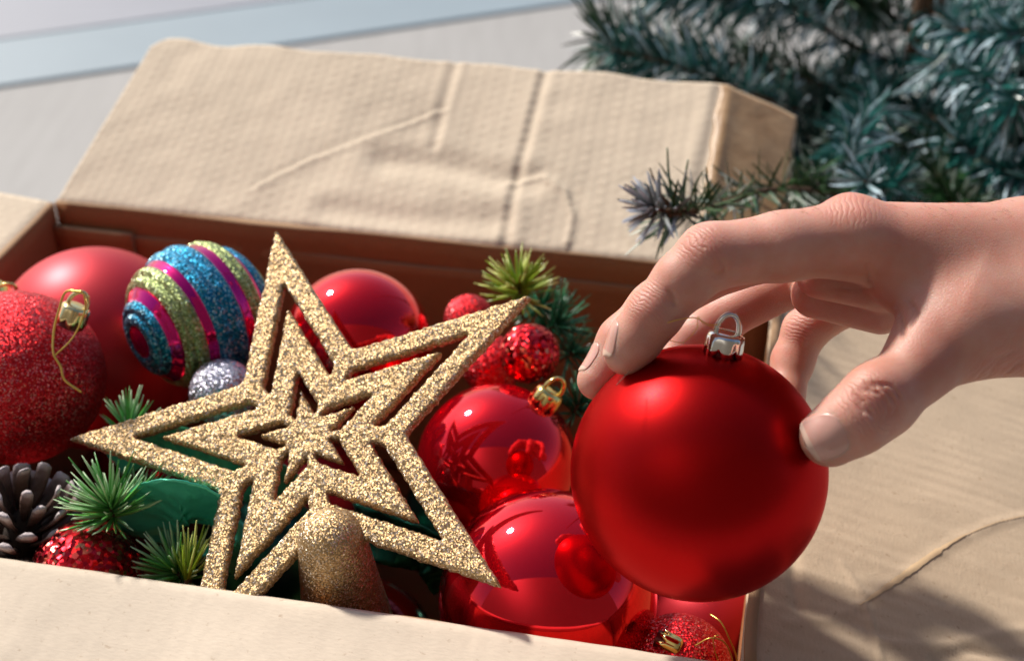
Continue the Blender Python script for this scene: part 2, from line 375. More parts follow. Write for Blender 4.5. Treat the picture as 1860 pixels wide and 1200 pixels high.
tg = sheet('brown_end_sheet', lambda u, v: back_flap(u+35.1+.25*nz(v, 0, .6, 77), v+.02)+fn_*.035, 4.45, FLEN-.1, 24, 50, .02, BROWN_END.m, box, edge=BROWN_END.m)  # thin brown sheet added over the flap's right end for its darker tone
# front flap, nearly level, towards the camera
ff = math.radians(-6); g2 = (-Vv*math.cos(ff)+Zz*math.sin(ff)).normalized(); FO = FRc-U*.1
def front_flap(u, v):
    h = .18*nz(u, v, .15, 21)+.03*nz(u, v, .8, 22)+.15
    e = max(0, .45-v); h -= 1.3*e*e
    return FO+U*u+g2*v+(U.cross(g2))*h
sheet('front_flap', front_flap, 39.3, 13.2, 130, 44, .36, CARD, box)
# right flap, drooping a little to the right, torn and creased
rf = math.radians(-15); r2 = (-U*math.cos(rf)+Zz*math.sin(rf)).normalized(); RO = BRc+Vv*.1; r1 = -Vv; rn = r1.cross(r2)
def ruv(px, py):
    p = pl_ray(px, py, RO, rn)-RO; return p.dot(r1), p.dot(r2)
TEAR = [ruv(*p) for p in [(1870, 938), (1800, 955), (1740, 980), (1690, 1010), (1640, 1045), (1590, 1080), (1560, 1100)]]
RCR = [([ruv(*p) for p in q], d, w_) for q, d, w_ in [
    ([(1570, 1095), (1585, 1140), (1600, 1200)], .09, .12), ([(1560, 1100), (1500, 1125), (1430, 1130)], .06, .2),
    ([(1600, 1165), (1700, 1175), (1780, 1155), (1870, 1145)], .09, .22), ([(1420, 900), (1440, 1000), (1450, 1100)], -.12, .25),
    ([(1700, 1200), (1760, 1180), (1860, 1190)], -.12, .2), ([(1530, 1020), (1570, 1080)], .05, .2)]]
def right_flap(u, v):
    h = .22*nz(u, v, .13, 31)+.03*nz(u*1.0, v*.6, .9, 32)+.05*nz(u*2.6, v*.6, .6, 33)*min(1, max(0, (u-12)/6))
    q, al, sd = segd(u, v, TEAR)
    if q < 1.6: h += (.075*math.exp(-(q/.22)**2)*(1+.35*nz(u, v, 3, 5)) - (-.0*math.exp(-(q/.5)**2) if sd > 0 else 0))*min(1, 3.5*(1-al)+.25)
    for pl, d, w_ in RCR:
        q, al, sd = segd(u, v, pl)
        if q < w_*4: h += d*math.exp(-(q/w_)**2)
    e = max(0, .6-v); h -= .8*e*e
    return RO+r1*u+r2*v+rn*h
rfo = sheet('right_flap', right_flap, BD+.3, 17, 170, 110, .36, CARD_R, box)
# the bared fibres along the tear, a thin strip lying on the ridge
tp = spline([Vector((p[0], p[1], 0)) for p in TEAR], 8)
V = []; F = []
for k, p in enumerate(tp):
    t = (tp[min(k+1, len(tp)-1)]-tp[max(k-1, 0)]).normalized(); n2 = Vector((-t.y, t.x, 0)); al = k/(len(tp)-1)
    ww = .02+.11*math.sin(math.pi*min(1, max(0, (al-.3)/.62)))**.7*(1+.9*nz(k, 0, 1.7, 1)) if .3 < al < .92 else .02
    for s_ in (-1, -.33, .33, 1):
        q = p+n2*ww*s_; V.append(right_flap(q.x, q.y)+rn*.025)
for k in range(len(tp)-1):
    for j in range(3): F.append((k*4+j, k*4+j+1, (k+1)*4+j+1, (k+1)*4+j))
mesh('torn_strip', V, F, TORN, parent=box)
# left flap
lf = math.radians(5); l2 = (U*math.cos(lf)+Zz*math.sin(lf)).normalized(); LO = FLc.copy(); ln = Vv.cross(l2)
sgn = 1 if ln.z > 0 else -1
def left_flap(u, v):
    h = .15*nz(u, v, .15, 41); e = max(0, .45-v); h -= 1.3*e*e
    uu = u if sgn > 0 else BD-u
    return LO+Vv*uu+l2*v+(ln*sgn)*h
sheet('left_flap', left_flap, BD, 13, 60, 30, .36, CARD_W, box)

# ------------------------------------------------------------------ ornaments
def ball(name, px, py, z, rpx, mat, label, cat='bauble', group=None, axis=None, R=None, capmat=None, wob=None, thing_name=None, loop=True, capw=.62):
    c = at(px, py, z); R = R or rpx/FP*z
    ax = cd(axis).normalized() if axis else Vector((random.uniform(-.5, .5), random.uniform(.2, 1), random.uniform(-1, 0))).normalized()
    o = mesh(name, *lathe(sphere_prof(R, 56, .004, math.pi-.004), c, ax, 96, wob), mat, org=c)
    tag(o, label, cat, group)
    if capmat: cap(o, c+ax*(R-.12), ax, capmat, capw, loop)
    return o
def cap(parent, p, ax, mat, r=.58, loop=True, h=.80):
    def wob(i, a, rr, hh):
        fl = abs(math.cos(3.5*a))**.6; amt = (1, 1, .9, .7, .3, 0, 0, 0)[i]
        rr *= .93+.07*(1-amt)+.12*fl*amt
        if i <= 1: hh += .42*(1-fl)
        if i == 2: hh += .15*(1-fl)
        return rr, hh
    prof = [(r*.93, .02), (r, .0), (r*.99, .30), (r*.97, h*.72), (r*.93, h*.9), (r*.80, h), (r*.50, h+.04), (.02, h+.05)]
    c = mesh('cap', *lathe(prof, p, ax, 64, wob), mat, parent=parent)
    neck = mesh('neck', *lathe([(r*.84, -.1), (r*.82, h*.8)], p, ax, 32), m_neck, parent=parent)
    if loop:
        n = Vector(ax).normalized(); x = cd((1, .1, .25)); x = (x-n*x.dot(n)).normalized()
        q = Vector(p)+n*(h+.02); pts = [q+x*(.62*r*math.cos(t))+n*(.02+.95*r*math.sin(t)) for t in np.linspace(-.15, math.pi+.15, 20)]
        l = mesh('hanging_loop', *tube(pts, .145*r, 10), mat, parent=parent)
    return c
m_neck = m_simple('dark_neck', (.12, .01, .01), .3, .5)

HS = 1.1
held = ball('held_bauble', 1268, 857, 44.6*HS, 232, RED_SATIN, 'large satin red bauble with silver cap, held in the fingertips', axis=(.15, -.94, -.30), capmat=SILVER, capw=.66)
ball('bauble', 178, 632, 70, 184, RED_MATTE, 'large matte red bauble in the back left corner of the box', axis=(.9, .3, .3))
ball('bauble', 30, 685, 61.5, 158, RED_GLIT, 'red glittered bauble with champagne cap at the left edge', axis=(.60, -.62, -.50))
cap(bpy.data.objects['bauble.001'], at(127, 588, 59.0), cd((.42, -.86, -.22)).normalized(), m_simple('champagne_plated', (.80, .66, .34), .20, 1), .62, True, .85)
ball('bauble', 650, 622, 67, 134, RED_GLOSS, 'shiny red bauble behind the top point of the gold star', axis=(-.6, .5, .4))
ball('bauble', 903, 843, 62, 147, RED_GLOSS, 'shiny pinkish red bauble with gold cap between star and held bauble', axis=(.56, -.77, -.30), capmat=GOLD, capw=.66)
ball('bauble', 995, 1085, 56, 198, RED_GLOSS, 'shiny red bauble at the front, under the held bauble', axis=(.3, .9, .3))
ball('bauble', 1232, 1212, 54.5, 98, RED_GLIT, 'small red glittered bauble in the front right corner', axis=(-.3, -.2, -.9))
ball('bauble', 1290, 1135, 60, 112, RED_MATTE, 'dark red matte bauble mostly hidden below the held bauble', axis=(.3, .9, .3))
ball('bauble', 158, 1042, 56.5, 99, RED_FLAKE, 'small red bauble with coarse flakes beside the pinecone', axis=(.2, .9, .2))
ball('bauble', 405, 712, 61.3, 61, SILVER_GLIT, 'small silver glitter ball under the striped bauble', axis=(.2, .9, .2))
ball('glitter_berry', 852, 580, 68, 46, RED_GLIT, 'red glitter berry left of the yellow green sprig', 'berry', 'red glitter berries', axis=(0, 1, .1))
ball('glitter_berry', 962, 642, 63, 55, RED_FLAKE, 'red flaked berry right under the tip of the star', 'berry', 'red glitter berries', axis=(0, 1, .1))
ball('glitter_berry', 893, 662, 65.5, 55, RED_GLIT, 'dark red berry partly behind the right point of the star', 'berry', 'red glitter berries', axis=(0, 1, .1))
ball('bauble', -62, 560, 65, 62, RED_GLOSS, 'bauble cut by the left edge, only its gold cap in view', axis=(.9, -.35, -.3), capmat=GOLD, capw=.6)
# striped bauble: raised glitter bands between smooth magenta grooves
BANDS = [(0, 14, 0), (14, 34, 1), (34, 45, 0), (45, 64, 2), (64, 72, 0), (72, 98, 1), (98, 108, 0), (108, 123, 2), (123, 129, 0), (129, 145, 1), (145, 150, 0), (150, 166, 2), (166, 180, 0)]
def striped():
    c = at(361, 572, 64); R = 133/FP*64; ax = cd((-.71, .39, -.585)).normalized(); prof = []; mats = []
    for a, b, m in BANDS:
        n = 4 if m == 0 else 16
        for k in range(n):
            t = a+(b-a)*(k+.0)/n; q = (k)/n
            bump = .0 if m == 0 else .17*math.sin(math.pi*q)**.5
            if m: bump -= .15*math.exp(-((q-.5)/.11)**2)
            tt = math.radians(max(t, .3)); prof.append(((R-.12+bump)*math.sin(tt), (R-.12+bump)*math.cos(tt))); mats.append(m)
    prof.append((.01, -(R-.12)))
    V, F = lathe(prof, c, ax, 128); F = [tuple(reversed(f)) for f in F]
    o = mesh('striped_bauble', V, F, [MAGENTA, BLUE_GLIT, OLIVE_GLIT], org=c, fm=[m for m in mats for _ in range(128)])
    tag(o, 'striped bauble with blue and olive glitter bands and magenta grooves', 'bauble')
striped()
# a lower layer that carries the upper one
lows = [(1.5, 8, 17), (9, 17, 12), (17, 8, 14), (24, 14, 13), (31, 7, 15), (33, 19, 12), (15, 21, 11), (24, 22, 10), (5, 21, 13), (36, 4, 10), (11, 4.5, 11), (21, 5, 11)]
lmat = [DKRED, DKGREEN, DKRED, DKGREEN, RED_MATTE, DKRED, DKGREEN, RED_MATTE, DKRED, DKRED, DKGREEN, DKRED]
for k, (a, b, h) in enumerate(lows):
    R = 3.6; a = max(a, R+.6); a = min(a, BW-R-.6); b = min(max(b, R+.7), BD-R-.6)
    c = FRc+U*a+Vv*b; c = Vector((c.x, c.y, h-1.5))
    o = mesh('lower_bauble', *lathe(sphere_prof(R, 32), c, Vector((.3, .4, .8)), 48), lmat[k], org=c)
    tag(o, {DKRED: 'glossy dark red', DKGREEN: 'dark green', RED_MATTE: 'matte red'}[lmat[k]]+' bauble deep in the box, glimpsed between the upper ornaments', 'bauble', 'baubles deep in the box')

# threads
def thread(parent, pts, r=.028, mat=THREAD, name='hanging_thread'):
    return mesh(name, *tube(spline(pts, 10), r, 6), mat, parent=parent)
thread(held, [at(p[0], p[1], p[2]*HS) for p in [(1303, 590, 42.8), (1285, 588, 42.6), (1262, 577, 42.6), (1235, 580, 42.4), (1212, 586, 42.4)]], .018)
thread(held, [at(p[0], p[1], p[2]*HS) for p in [(1300, 595, 42.8), (1278, 588, 42.4), (1268, 575, 42.4), (1266, 595, 42.5), (1250, 615, 42.6), (1238, 622, 42.8), (1215, 618, 42.8)]], .012)
thread(held, [at(p[0], p[1], p[2]*HS) for p in [(1145, 672, 42.1), (1133, 685, 41.8), (1119, 700, 41.6)]], .012, THREAD_D)
gl = bpy.data.objects['bauble.001']
thread(gl, [at(*p) for p in [(150, 530, 57.0), (120, 530, 57.2), (108, 560, 57.3), (98, 600, 57.2), (97, 640, 57.0), (110, 665, 57.0), (118, 690, 57), (148, 712, 57.2)]], .05)
thread(gl, [at(*p) for p in [(152, 532, 57.0), (155, 560, 57.2), (140, 600, 57.3), (125, 622, 57.2), (100, 645, 57.0)]], .035)
rb = bpy.data.objects['bauble.005']
thread(rb, [at(*p) for p in [(1262, 1172, 52.4), (1290, 1158, 52.2), (1315, 1165, 52.2), (1328, 1190, 52.3), (1332, 1220, 52.5)]], .03)
thread(rb, [at(*p) for p in [(1290, 1115, 53), (1310, 1130, 52.6), (1325, 1160, 52.5), (1337, 1190, 52.5), (1340, 1220, 52.5)]], .035)
thread(rb, [at(*p) for p in [(1310, 1215, 52.4), (1298, 1180, 52.2), (1296, 1158, 52.2), (1306, 1152, 52.2)]], .02)
cap(rb, at(1197, 1160, 53.3), cd((.85, .35, -.3)).normalized(), GOLD, .42, False, .9)

def surface_nets(G, lo, h):
    s = G < 0; n = G.shape
    c = np.zeros([k-1 for k in n], dtype=np.int8)
    for i in (0, 1):
        for j in (0, 1):
            for k in (0, 1): c += s[i:n[0]-1+i, j:n[1]-1+j, k:n[2]-1+k]
    act = (c > 0) & (c < 8); I = np.argwhere(act); idx = -np.ones(act.shape, dtype=np.int64); idx[act] = np.arange(len(I))
    acc = np.zeros((len(I), 3)); cnt = np.zeros(len(I)); cor = [(i, j, k) for i in (0, 1) for j in (0, 1) for k in (0, 1)]
    val = {q: G[I[:, 0]+q[0], I[:, 1]+q[1], I[:, 2]+q[2]] for q in cor}
    for a in cor:
        for d in range(3):
            if a[d]: continue
            b = list(a); b[d] = 1; b = tuple(b); va, vb = val[a], val[b]; m = (va < 0) != (vb < 0); t = np.where(m, va/np.where(m, va-vb, 1), 0)
            p = np.tile(np.array(a, float), (len(I), 1)); p[:, d] = t; acc[m] += p[m]; cnt[m] += 1
    V = lo+h*(I+acc/cnt[:, None]); F = []
    for d in range(3):
        e, f = [(1, 2), (2, 0), (0, 1)][d]
        sh = [slice(1, n[0]-1), slice(1, n[1]-1), slice(1, n[2]-1)]; sa = list(sh); sb = list(sh); sa[d] = slice(0, n[d]-1); sb[d] = slice(1, n[d])
        A_, B_ = s[tuple(sa)], s[tuple(sb)]; st = np.array([1, 1, 1]); st[d] = 0
        for flip, m in ((False, A_ & ~B_), (True, ~A_ & B_)):
            P = np.argwhere(m)+st; 
            if not len(P): continue
            de = np.zeros(3, int); de[e] = 1; df = np.zeros(3, int); df[f] = 1
            q = [idx[tuple((P-x).T)] for x in (0*de, de, de+df, df)]; q = np.stack(q if not flip else q[::-1], 1); F.append(q)
    return V, np.concatenate(F)

# ------------------------------------------------------------------ gold star topper
SM = np.array([[.95347776, .21216641, .2141625], [-.29408136, .81086402, .50597994], [-.06630472, -.54542182, .83553499]])
SK = 1.12; SC = np.array([-7.12998654, 3.74105214, 50.])*SK; SR = 9.405*SK
sx_, sy_, sn_ = (cd(SM[:, i]) for i in range(3)); sn_ = -sn_; SCW = cw(SC)   # sn_ points up towards the viewer
def star_pts():
    def tip(r, k, ang=0): a = math.radians(72*k)+ang; return np.array([r*math.sin(a), -r*math.cos(a)])
    def mitre(poly, rad):
        out = []; n = len(poly)
        for i in range(n):
            p, a, b = poly[i], poly[i-1], poly[(i+1) % n]; da = a-p; db = b-p; la, lb = np.linalg.norm(da), np.linalg.norm(db); da /= la; db /= lb
            d = min(rad[i] if isinstance(rad, list) else rad, .4*la, .4*lb); A = p+da*d; B = p+db*d
            for t in (0, .25, .5, .75, 1): out.append((1-t)**2*A+2*t*(1-t)*p+t*t*B)
        return out
    rho = .382; loops = []
    outer = []
    for k in range(5):
        r = SR*(1.0 if k != 3 else .80); outer += [tip(r, k), tip(SR*rho, k+.5)]
    # k=3 arm stops short against the front wall: keep its edges straight
    if True:
        i = 6; nb0 = tip(SR*rho, 2.5); nb1 = tip(SR*rho, 3.5); T = tip(SR, 3); f = .66
        outer[i:i+1] = [nb0+(T-nb0)*f, nb1+(T-nb1)*f]
    loops.append(mitre(outer, .28))
    def chev(hr, mr, cut, rad, clip=None):
        for k in range(5):
            hl, hrr = tip(hr*SR*rho, k-.5), tip(hr*SR*rho, k+.5); ml, mrr = tip(mr*SR*rho, k-.5), tip(mr*SR*rho, k+.5)
            ht = tip(hr*SR, k); mt = tip(mr*SR, k)
            P = [hl+(ht-hl)*cut, ht, hrr+(ht-hrr)*cut, mrr+(mt-mrr)*cut, mt, ml+(mt-ml)*cut]
            if k == 3 and clip: P = [hl+(ht-hl)*cut, hl+(ht-hl)*.86, hrr+(ht-hrr)*.86, hrr+(ht-hrr)*cut, mrr+(mt-mrr)*cut, mt, ml+(mt-ml)*cut]
            loops.append(mitre(P, rad))
    chev(.705, .600, .10, .12, True); chev(.280, .205, .14, .07)
    return loops
def poly_sd(P, X, Y):
    d = np.full(X.shape, 1e9); ins = np.zeros(X.shape, bool); n = len(P)
    for i in range(n):
        a, b = P[i], P[(i+1) % n]; e = b-a; wx, wy = X-a[0], Y-a[1]; t = np.clip((wx*e[0]+wy*e[1])/(e@e+1e-12), 0, 1)
        d = np.minimum(d, (wx-t*e[0])**2+(wy-t*e[1])**2)
        c = ((a[1] > Y) != (b[1] > Y)); 
        with np.errstate(divide='ignore', invalid='ignore'): xi = a[0]+(Y-a[1])/(e[1] if e[1] else 1e-12)*e[0]
        ins ^= c & (X < xi)
    return np.where(ins, -1, 1)*np.sqrt(d)
def star_mesh():
    h = .055; gx = np.arange(-SR-.5, SR+.5, h); gz = np.arange(-.62, .62, h); X, Y = np.meshgrid(gx, gx, indexing='ij'); L = star_pts()
    d2 = poly_sd(L[0], X, Y)
    for q in L[1:]: d2 = np.maximum(d2, -poly_sd(q, X, Y))
    nzs = rng.normal(size=d2.shape)
    for _ in range(2): nzs = (nzs+np.roll(nzs, 1, 0)+np.roll(nzs, -1, 0)+np.roll(nzs, 1, 1)+np.roll(nzs, -1, 1))/5
    r = .17; t = .25; a = (d2+.02+.05*nzs)[:, :, None]+r; b = (np.abs(gz)-t)[None, None, :]+r+.04*nzs[:, :, None]
    D = np.sqrt(np.maximum(a, 0)**2+np.maximum(b, 0)**2)+np.minimum(np.maximum(a, b), 0)-r
    return surface_nets(D.astype(np.float32), np.array([gx[0], gx[0], gz[0]]), h)
SV, SF = star_mesh(); sxn, syn, snn = (np.array(v) for v in (sx_, sy_, sn_))
SV = SV[:, :1]*sxn+SV[:, 1:2]*syn-SV[:, 2:3]*snn+np.array(SCW)
star = empty('star_topper', SCW); tag(star, 'gold glitter star tree topper lying on the ornaments, three stars nested', 'tree topper')
mesh('star_frame', SV, SF[:, ::-1], GOLD_GLIT, parent=star)
hp = SCW+sy_*(.545*SR)+sn_*.25+sx_*.0
hp = at(603, 985, 53.35); hd = (at(644, 1190, 57.4)-hp).normalized()
prof = [(.02, -1.25), (.45, -1.2), (.85, -1.0), (1.12, -.68), (1.26, -.25), (1.33, .2), (1.40, .9), (1.50, 1.9), (1.62, 3.0), (1.75, 4.2), (1.80, 4.6), (1.70, 4.62), (1.55, 3.5)]
mesh('socket', *lathe([(r*1.0, h) for r, h in prof], hp, hd, 64), GOLD_GLIT, parent=star)

# ------------------------------------------------------------------ needles and sprigs
for_twigs = [[(1215, 372, 65), (1196, 345, 64.8), (1180, 305, 64.6)], [(1240, 372, 65.6), (1245, 320, 65.4), (1250, 290, 65.3)], [(1225, 380, 65.3), (1215, 320, 65), (1212, 268, 64.8)], [(1190, 385, 64.6), (1165, 392, 64.3), (1150, 398, 64.2)]]
def needle_batch(items, wid, flat=False):
    """items: (root, direction, length, droop); thin tapered blades, 3 rings of 3"""
    V = []; F = []; UV = []
    for (p, d, L, bend) in items:
        x, y, n = basis(d); a = random.random()*6.28; X = x*math.cos(a)+y*math.sin(a); Y = n.cross(X); o = len(V)
        sd = 3 if not flat else 2
        for i, (t, w_) in enumerate(((0, .6), (.35, 1), (.75, .85), (1, .3))):
            c = p+n*(L*t)+bend*(t*t*L)
            for k in range(3):
                an = 2*math.pi*k/3; V.append(c+X*(wid*w_*math.cos(an))+Y*(wid*w_*(.35 if flat else .8)*math.sin(an))); UV.append((random.random()*0, t))
        for i in range(3):
            for k in range(3): F.append((o+i*3+k, o+i*3+(k+1) % 3, o+i*3+3+(k+1) % 3, o+i*3+3+k))
        F.append((o+9, o+10, o+11))
    return V, F, UV
def sprig(px, py, z, axis, n, L, mat, label, spread=75, wid=.06, stem=2.0, group='plastic pine sprigs', bend=.0):
    c = at(px, py, z); ax = cd(axis).normalized(); x, y, nn = basis(ax)
    root = empty('pine_sprig', c-ax*stem*.5); tag(root, label, 'pine sprig', group)
    items = []
    for k in range(n):
        t = random.random(); th = math.radians(spread)*(1-.75*t**1.3)*random.uniform(.75, 1.1); ph = k*2.39996+random.uniform(-.2, .2)
        d = nn*math.cos(th)+(x*math.cos(ph)+y*math.sin(ph))*math.sin(th)
        items.append((c-ax*(stem*.35*(1-t)), d, L*random.uniform(.75, 1.1), nn*bend+Vector((random.uniform(-.1, .1), random.uniform(-.1, .1), random.uniform(-.1, .1)))))
    V, F, UV = needle_batch(items, wid)
    o = mesh('needles', V, F, mat, parent=root, uv=UV); tag(o, kind='stuff')
    mesh('stem', *tube([c-ax*stem, c-ax*.5*stem, c+ax*.1], .10, 6), BARK, parent=root)
    return root
sprig(200, 915, 55.6, (-.05, -.75, -.5), 110, 2.05, NEEDLE_G, 'blue green pine sprig standing over the flaked red bauble', 88, .068, bend=.12)
sprig(255, 905, 57.5, (.5, -.7, -.2), 45, 1.6, NEEDLE_G, 'deep green sprig just right of the blue green pine sprig', 60, .045, bend=.1)
sprig(318, 1032, 55.7, (-.25, -.75, -.45), 90, 1.85, NEEDLE_G, 'bright green pine sprig beside the lower left arm of the star', 85, .07, bend=.08)
sprig(345, 1030, 54.9, (.25, -.9, -.2), 26, 1.9, NEEDLE_Y, 'yellow green sprig against the lower left arm of the star', 32, .07)
sprig(235, 770, 60.0, (0, -1, -.2), 46, 1.7, NEEDLE_G, 'dark bluish pine sprig between glitter bauble and star', 50, .06)
sprig(942, 520, 66, (-.1, -.7, -.6), 100, 1.95, NEEDLE_Y, 'yellow green pine sprig against the back wall of the box', 92, .075, bend=.0)
sprig(1010, 590, 67, (.6, -.4, -.4), 80, 2.1, NEEDLE_D, 'deep green glittering sprig right of the yellow green one', 88, .06)
sprig(985, 560, 68, (.1, .2, -.9), 60, 1.9, NEEDLE_D, 'dark green sprig filling in between the two brighter sprigs', 90, .06)
sprig(1050, 735, 63, (.2, -.6, -.6), 60, 1.7, NEEDLE_D, 'dark green sprig in shadow beside the gold cap', 85, .05)
sprig(1040, 640, 66, (.3, -.2, -.6), 50, 1.8, NEEDLE_D, 'dark green sprig in the gap left of the middle fingertip', 85, .05)

# green satin ribbon loops
def ribbon(name, pts, wvec, wid, mat, label, n=14, m=10, curl=.25):
    C_ = spline([at(*p) for p in pts], n); V = []; F = []
    for i, p in enumerate(C_):
        t = (C_[min(i+1, len(C_)-1)]-C_[max(i-1, 0)]).normalized(); s = (Vector(wvec)-t*Vector(wvec).dot(t)).normalized(); up = t.cross(s)
        for k in range(m+1):
            q = k/m-.5; V.append(p+s*(q*wid)+up*(curl*wid*(.25-q*q)+.16*nz(i*.25, k*.35, 1, 3)+.06*nz(i*.7, k*.9, 1, 8)))
    for i in range(len(C_)-1):
        for k in range(m): F.append((i*(m+1)+k, i*(m+1)+k+1, (i+1)*(m+1)+k+1, (i+1)*(m+1)+k))
    o = mesh(name, V, F, mat); sd = o.modifiers.new('thickness', 'SOLIDIFY'); sd.thickness = .0004
    tag(o, label, 'ribbon', 'green satin ribbons')
rv = cd((.35, .6, .55))
ribbon('ribbon', [(262, 985, 57.6), (275, 935, 56.4), (320, 912, 55.6), (372, 935, 56), (396, 985, 57), (380, 1020, 58)], cd((.1, .75, .65)), 2.6, GREEN_SATIN, 'green satin ribbon loop between flaked bauble and star')
ribbon('ribbon', [(190, 830, 60), (270, 800, 59), (350, 815, 58.5), (430, 850, 58.5), (520, 900, 60)], cd((.1, .75, .65)), 2.4, GREEN_SATIN, 'green satin ribbon seen through the left arm of the star')
ribbon('ribbon', [(640, 960, 60), (720, 985, 58), (790, 1010, 57.5), (830, 1060, 58.5)], cd((-.4, .75, .5)), 2.2, DKGREEN, 'dark teal ribbon below the right arm of the star')

# ------------------------------------------------------------------ pinecone: every scale is a part
def scale_mesh():
    V = []; F = []; UV = []; m = 6
    for i, (t, w_, th, lift) in enumerate(((0, .25, .10, 0), (.3, .42, .12, -.03), (.6, .52, .12, -.02), (.8, .54, .13, .05), (.95, .50, .17, .16), (1.0, .30, .13, .26))):
        for k in range(m):
            a = 2*math.pi*k/m; V.append((math.cos(a)*w_*.62, t*1.75, math.sin(a)*th+lift)); UV.append((k/m, t))
    for i in range(5):
        for k in range(m): F.append((i*m+k, i*m+(k+1) % m, (i+1)*m+(k+1) % m, (i+1)*m+k))
    F.append(tuple(range(5*m, 6*m))); F.append(tuple(range(m))[::-1])
    me = bpy.data.meshes.new('scale'); me.from_pydata([tuple(c*S for c in v) for v in V], [], F); me.materials.append(CONE_M)
    l = me.uv_layers.new(name='UVMap')
    for lo, d in zip(me.loops, l.data): d.uv = UV[lo.vertex_index]
    me.polygons.foreach_set('use_smooth', [True]*len(me.polygons)); return me
pc = at(38, 990, 57.8); pax = cd((.30, -.80, -.52)).normalized(); px_, py_, pn_ = basis(pax)
cone = empty('pinecone', pc); tag(cone, 'open brown pinecone with frosted scale tips at the lower left', 'pinecone')
mesh('core', *lathe(sphere_prof(1.0, 16), pc, pax, 20, lambda i, a, r, h: (r*.8, h*2.0)), m_simple('cone_core', (.03, .018, .012), .9), parent=cone)
sme = scale_mesh()
for k in range(56):
    t = k/55; ph = k*2.39996; hgt = -2.1+3.9*t; rad = .62*math.sqrt(max(.05, 1-((hgt-.1)/2.4)**2)); el = math.radians(2+72*t**1.3+random.uniform(-12, 12))
    out = px_*math.cos(ph)+py_*math.sin(ph); d = (out*math.cos(el)+pn_*math.sin(el)).normalized(); side = pn_.cross(out).normalized(); up = side.cross(d) if side.cross(d).dot(pn_) > 0 else -side.cross(d)
    sc = (1.18-.45*t**3)*random.uniform(.9, 1.08)
    M = Matrix((side, d, up)).transposed().to_4x4() @ Matrix.Diagonal((sc*random.uniform(1.05, 1.4), sc*random.uniform(1.25, 1.5), sc*.8, 1))
    o = bpy.data.objects.new('scale', sme); COL.objects.link(o); o.parent = cone; M.translation = (out*rad+pn_*hgt)*S; o.matrix_local = M

# ------------------------------------------------------------------ artificial tree
tree = empty('artificial_tree', Vector((cw(cc(1640, 300, 104)).x, cw(cc(1640, 300, 104)).y, 0)))
tag(tree, 'dark green artificial christmas tree with frosted needles behind the box', 'christmas tree')
tb = ORG[tree.name]
mesh('trunk', *tube([tb, tb+Zz*30, tb+Zz*60, tb+Zz*110], 1.3, 10, rf=lambda t: 1-.5*t), BARK, parent=tree)
def branch(pts, n, L, mat, wid=.12, up=0.0, bushy=1.0, hang=.0, tipn=0, r=.22):
    n = int(n*.55); L *= 1.08; wid *= 1.12
    P = spline([at(*p) for p in pts], 10); ob = mesh('branch', *tube(P, r, 7, rf=lambda t: 1-.6*t), BARK, parent=tree)
    items = []
    for k in range(n):
        q = random.random()**.85*(len(P)-1.01); i = int(q); p = P[i].lerp(P[i+1], q-i); t = (P[i+1]-P[i]).normalized()
        x, y, _ = basis(t); ph = random.random()*6.283; o_ = x*math.cos(ph)+y*math.sin(ph)
        d = (t*random.uniform(.15, .95)+o_*random.uniform(.5, 1.1)*bushy+Zz*(up-hang)).normalized()
        items.append((p+o_*.1, d, L*random.uniform(.55, 1.15), Vector((random.uniform(-.15, .15), random.uniform(-.15, .15), random.uniform(-.2, .1)))))
    for k in range(tipn):
        t = (P[-1]-P[-2]).normalized(); x, y, _ = basis(t); ph = random.random()*6.283
        items.append((P[-1], (t+(x*math.cos(ph)+y*math.sin(ph))*random.uniform(.1, 1.0)).normalized(), L*random.uniform(.6, 1.1), Vector((0, 0, 0))))
    V, F, UV = needle_batch(items, wid, True); o = mesh('needles', V, F, mat, parent=ob, uv=UV, org=ORG[ob.name], smooth=False); tag(o, kind='stuff')
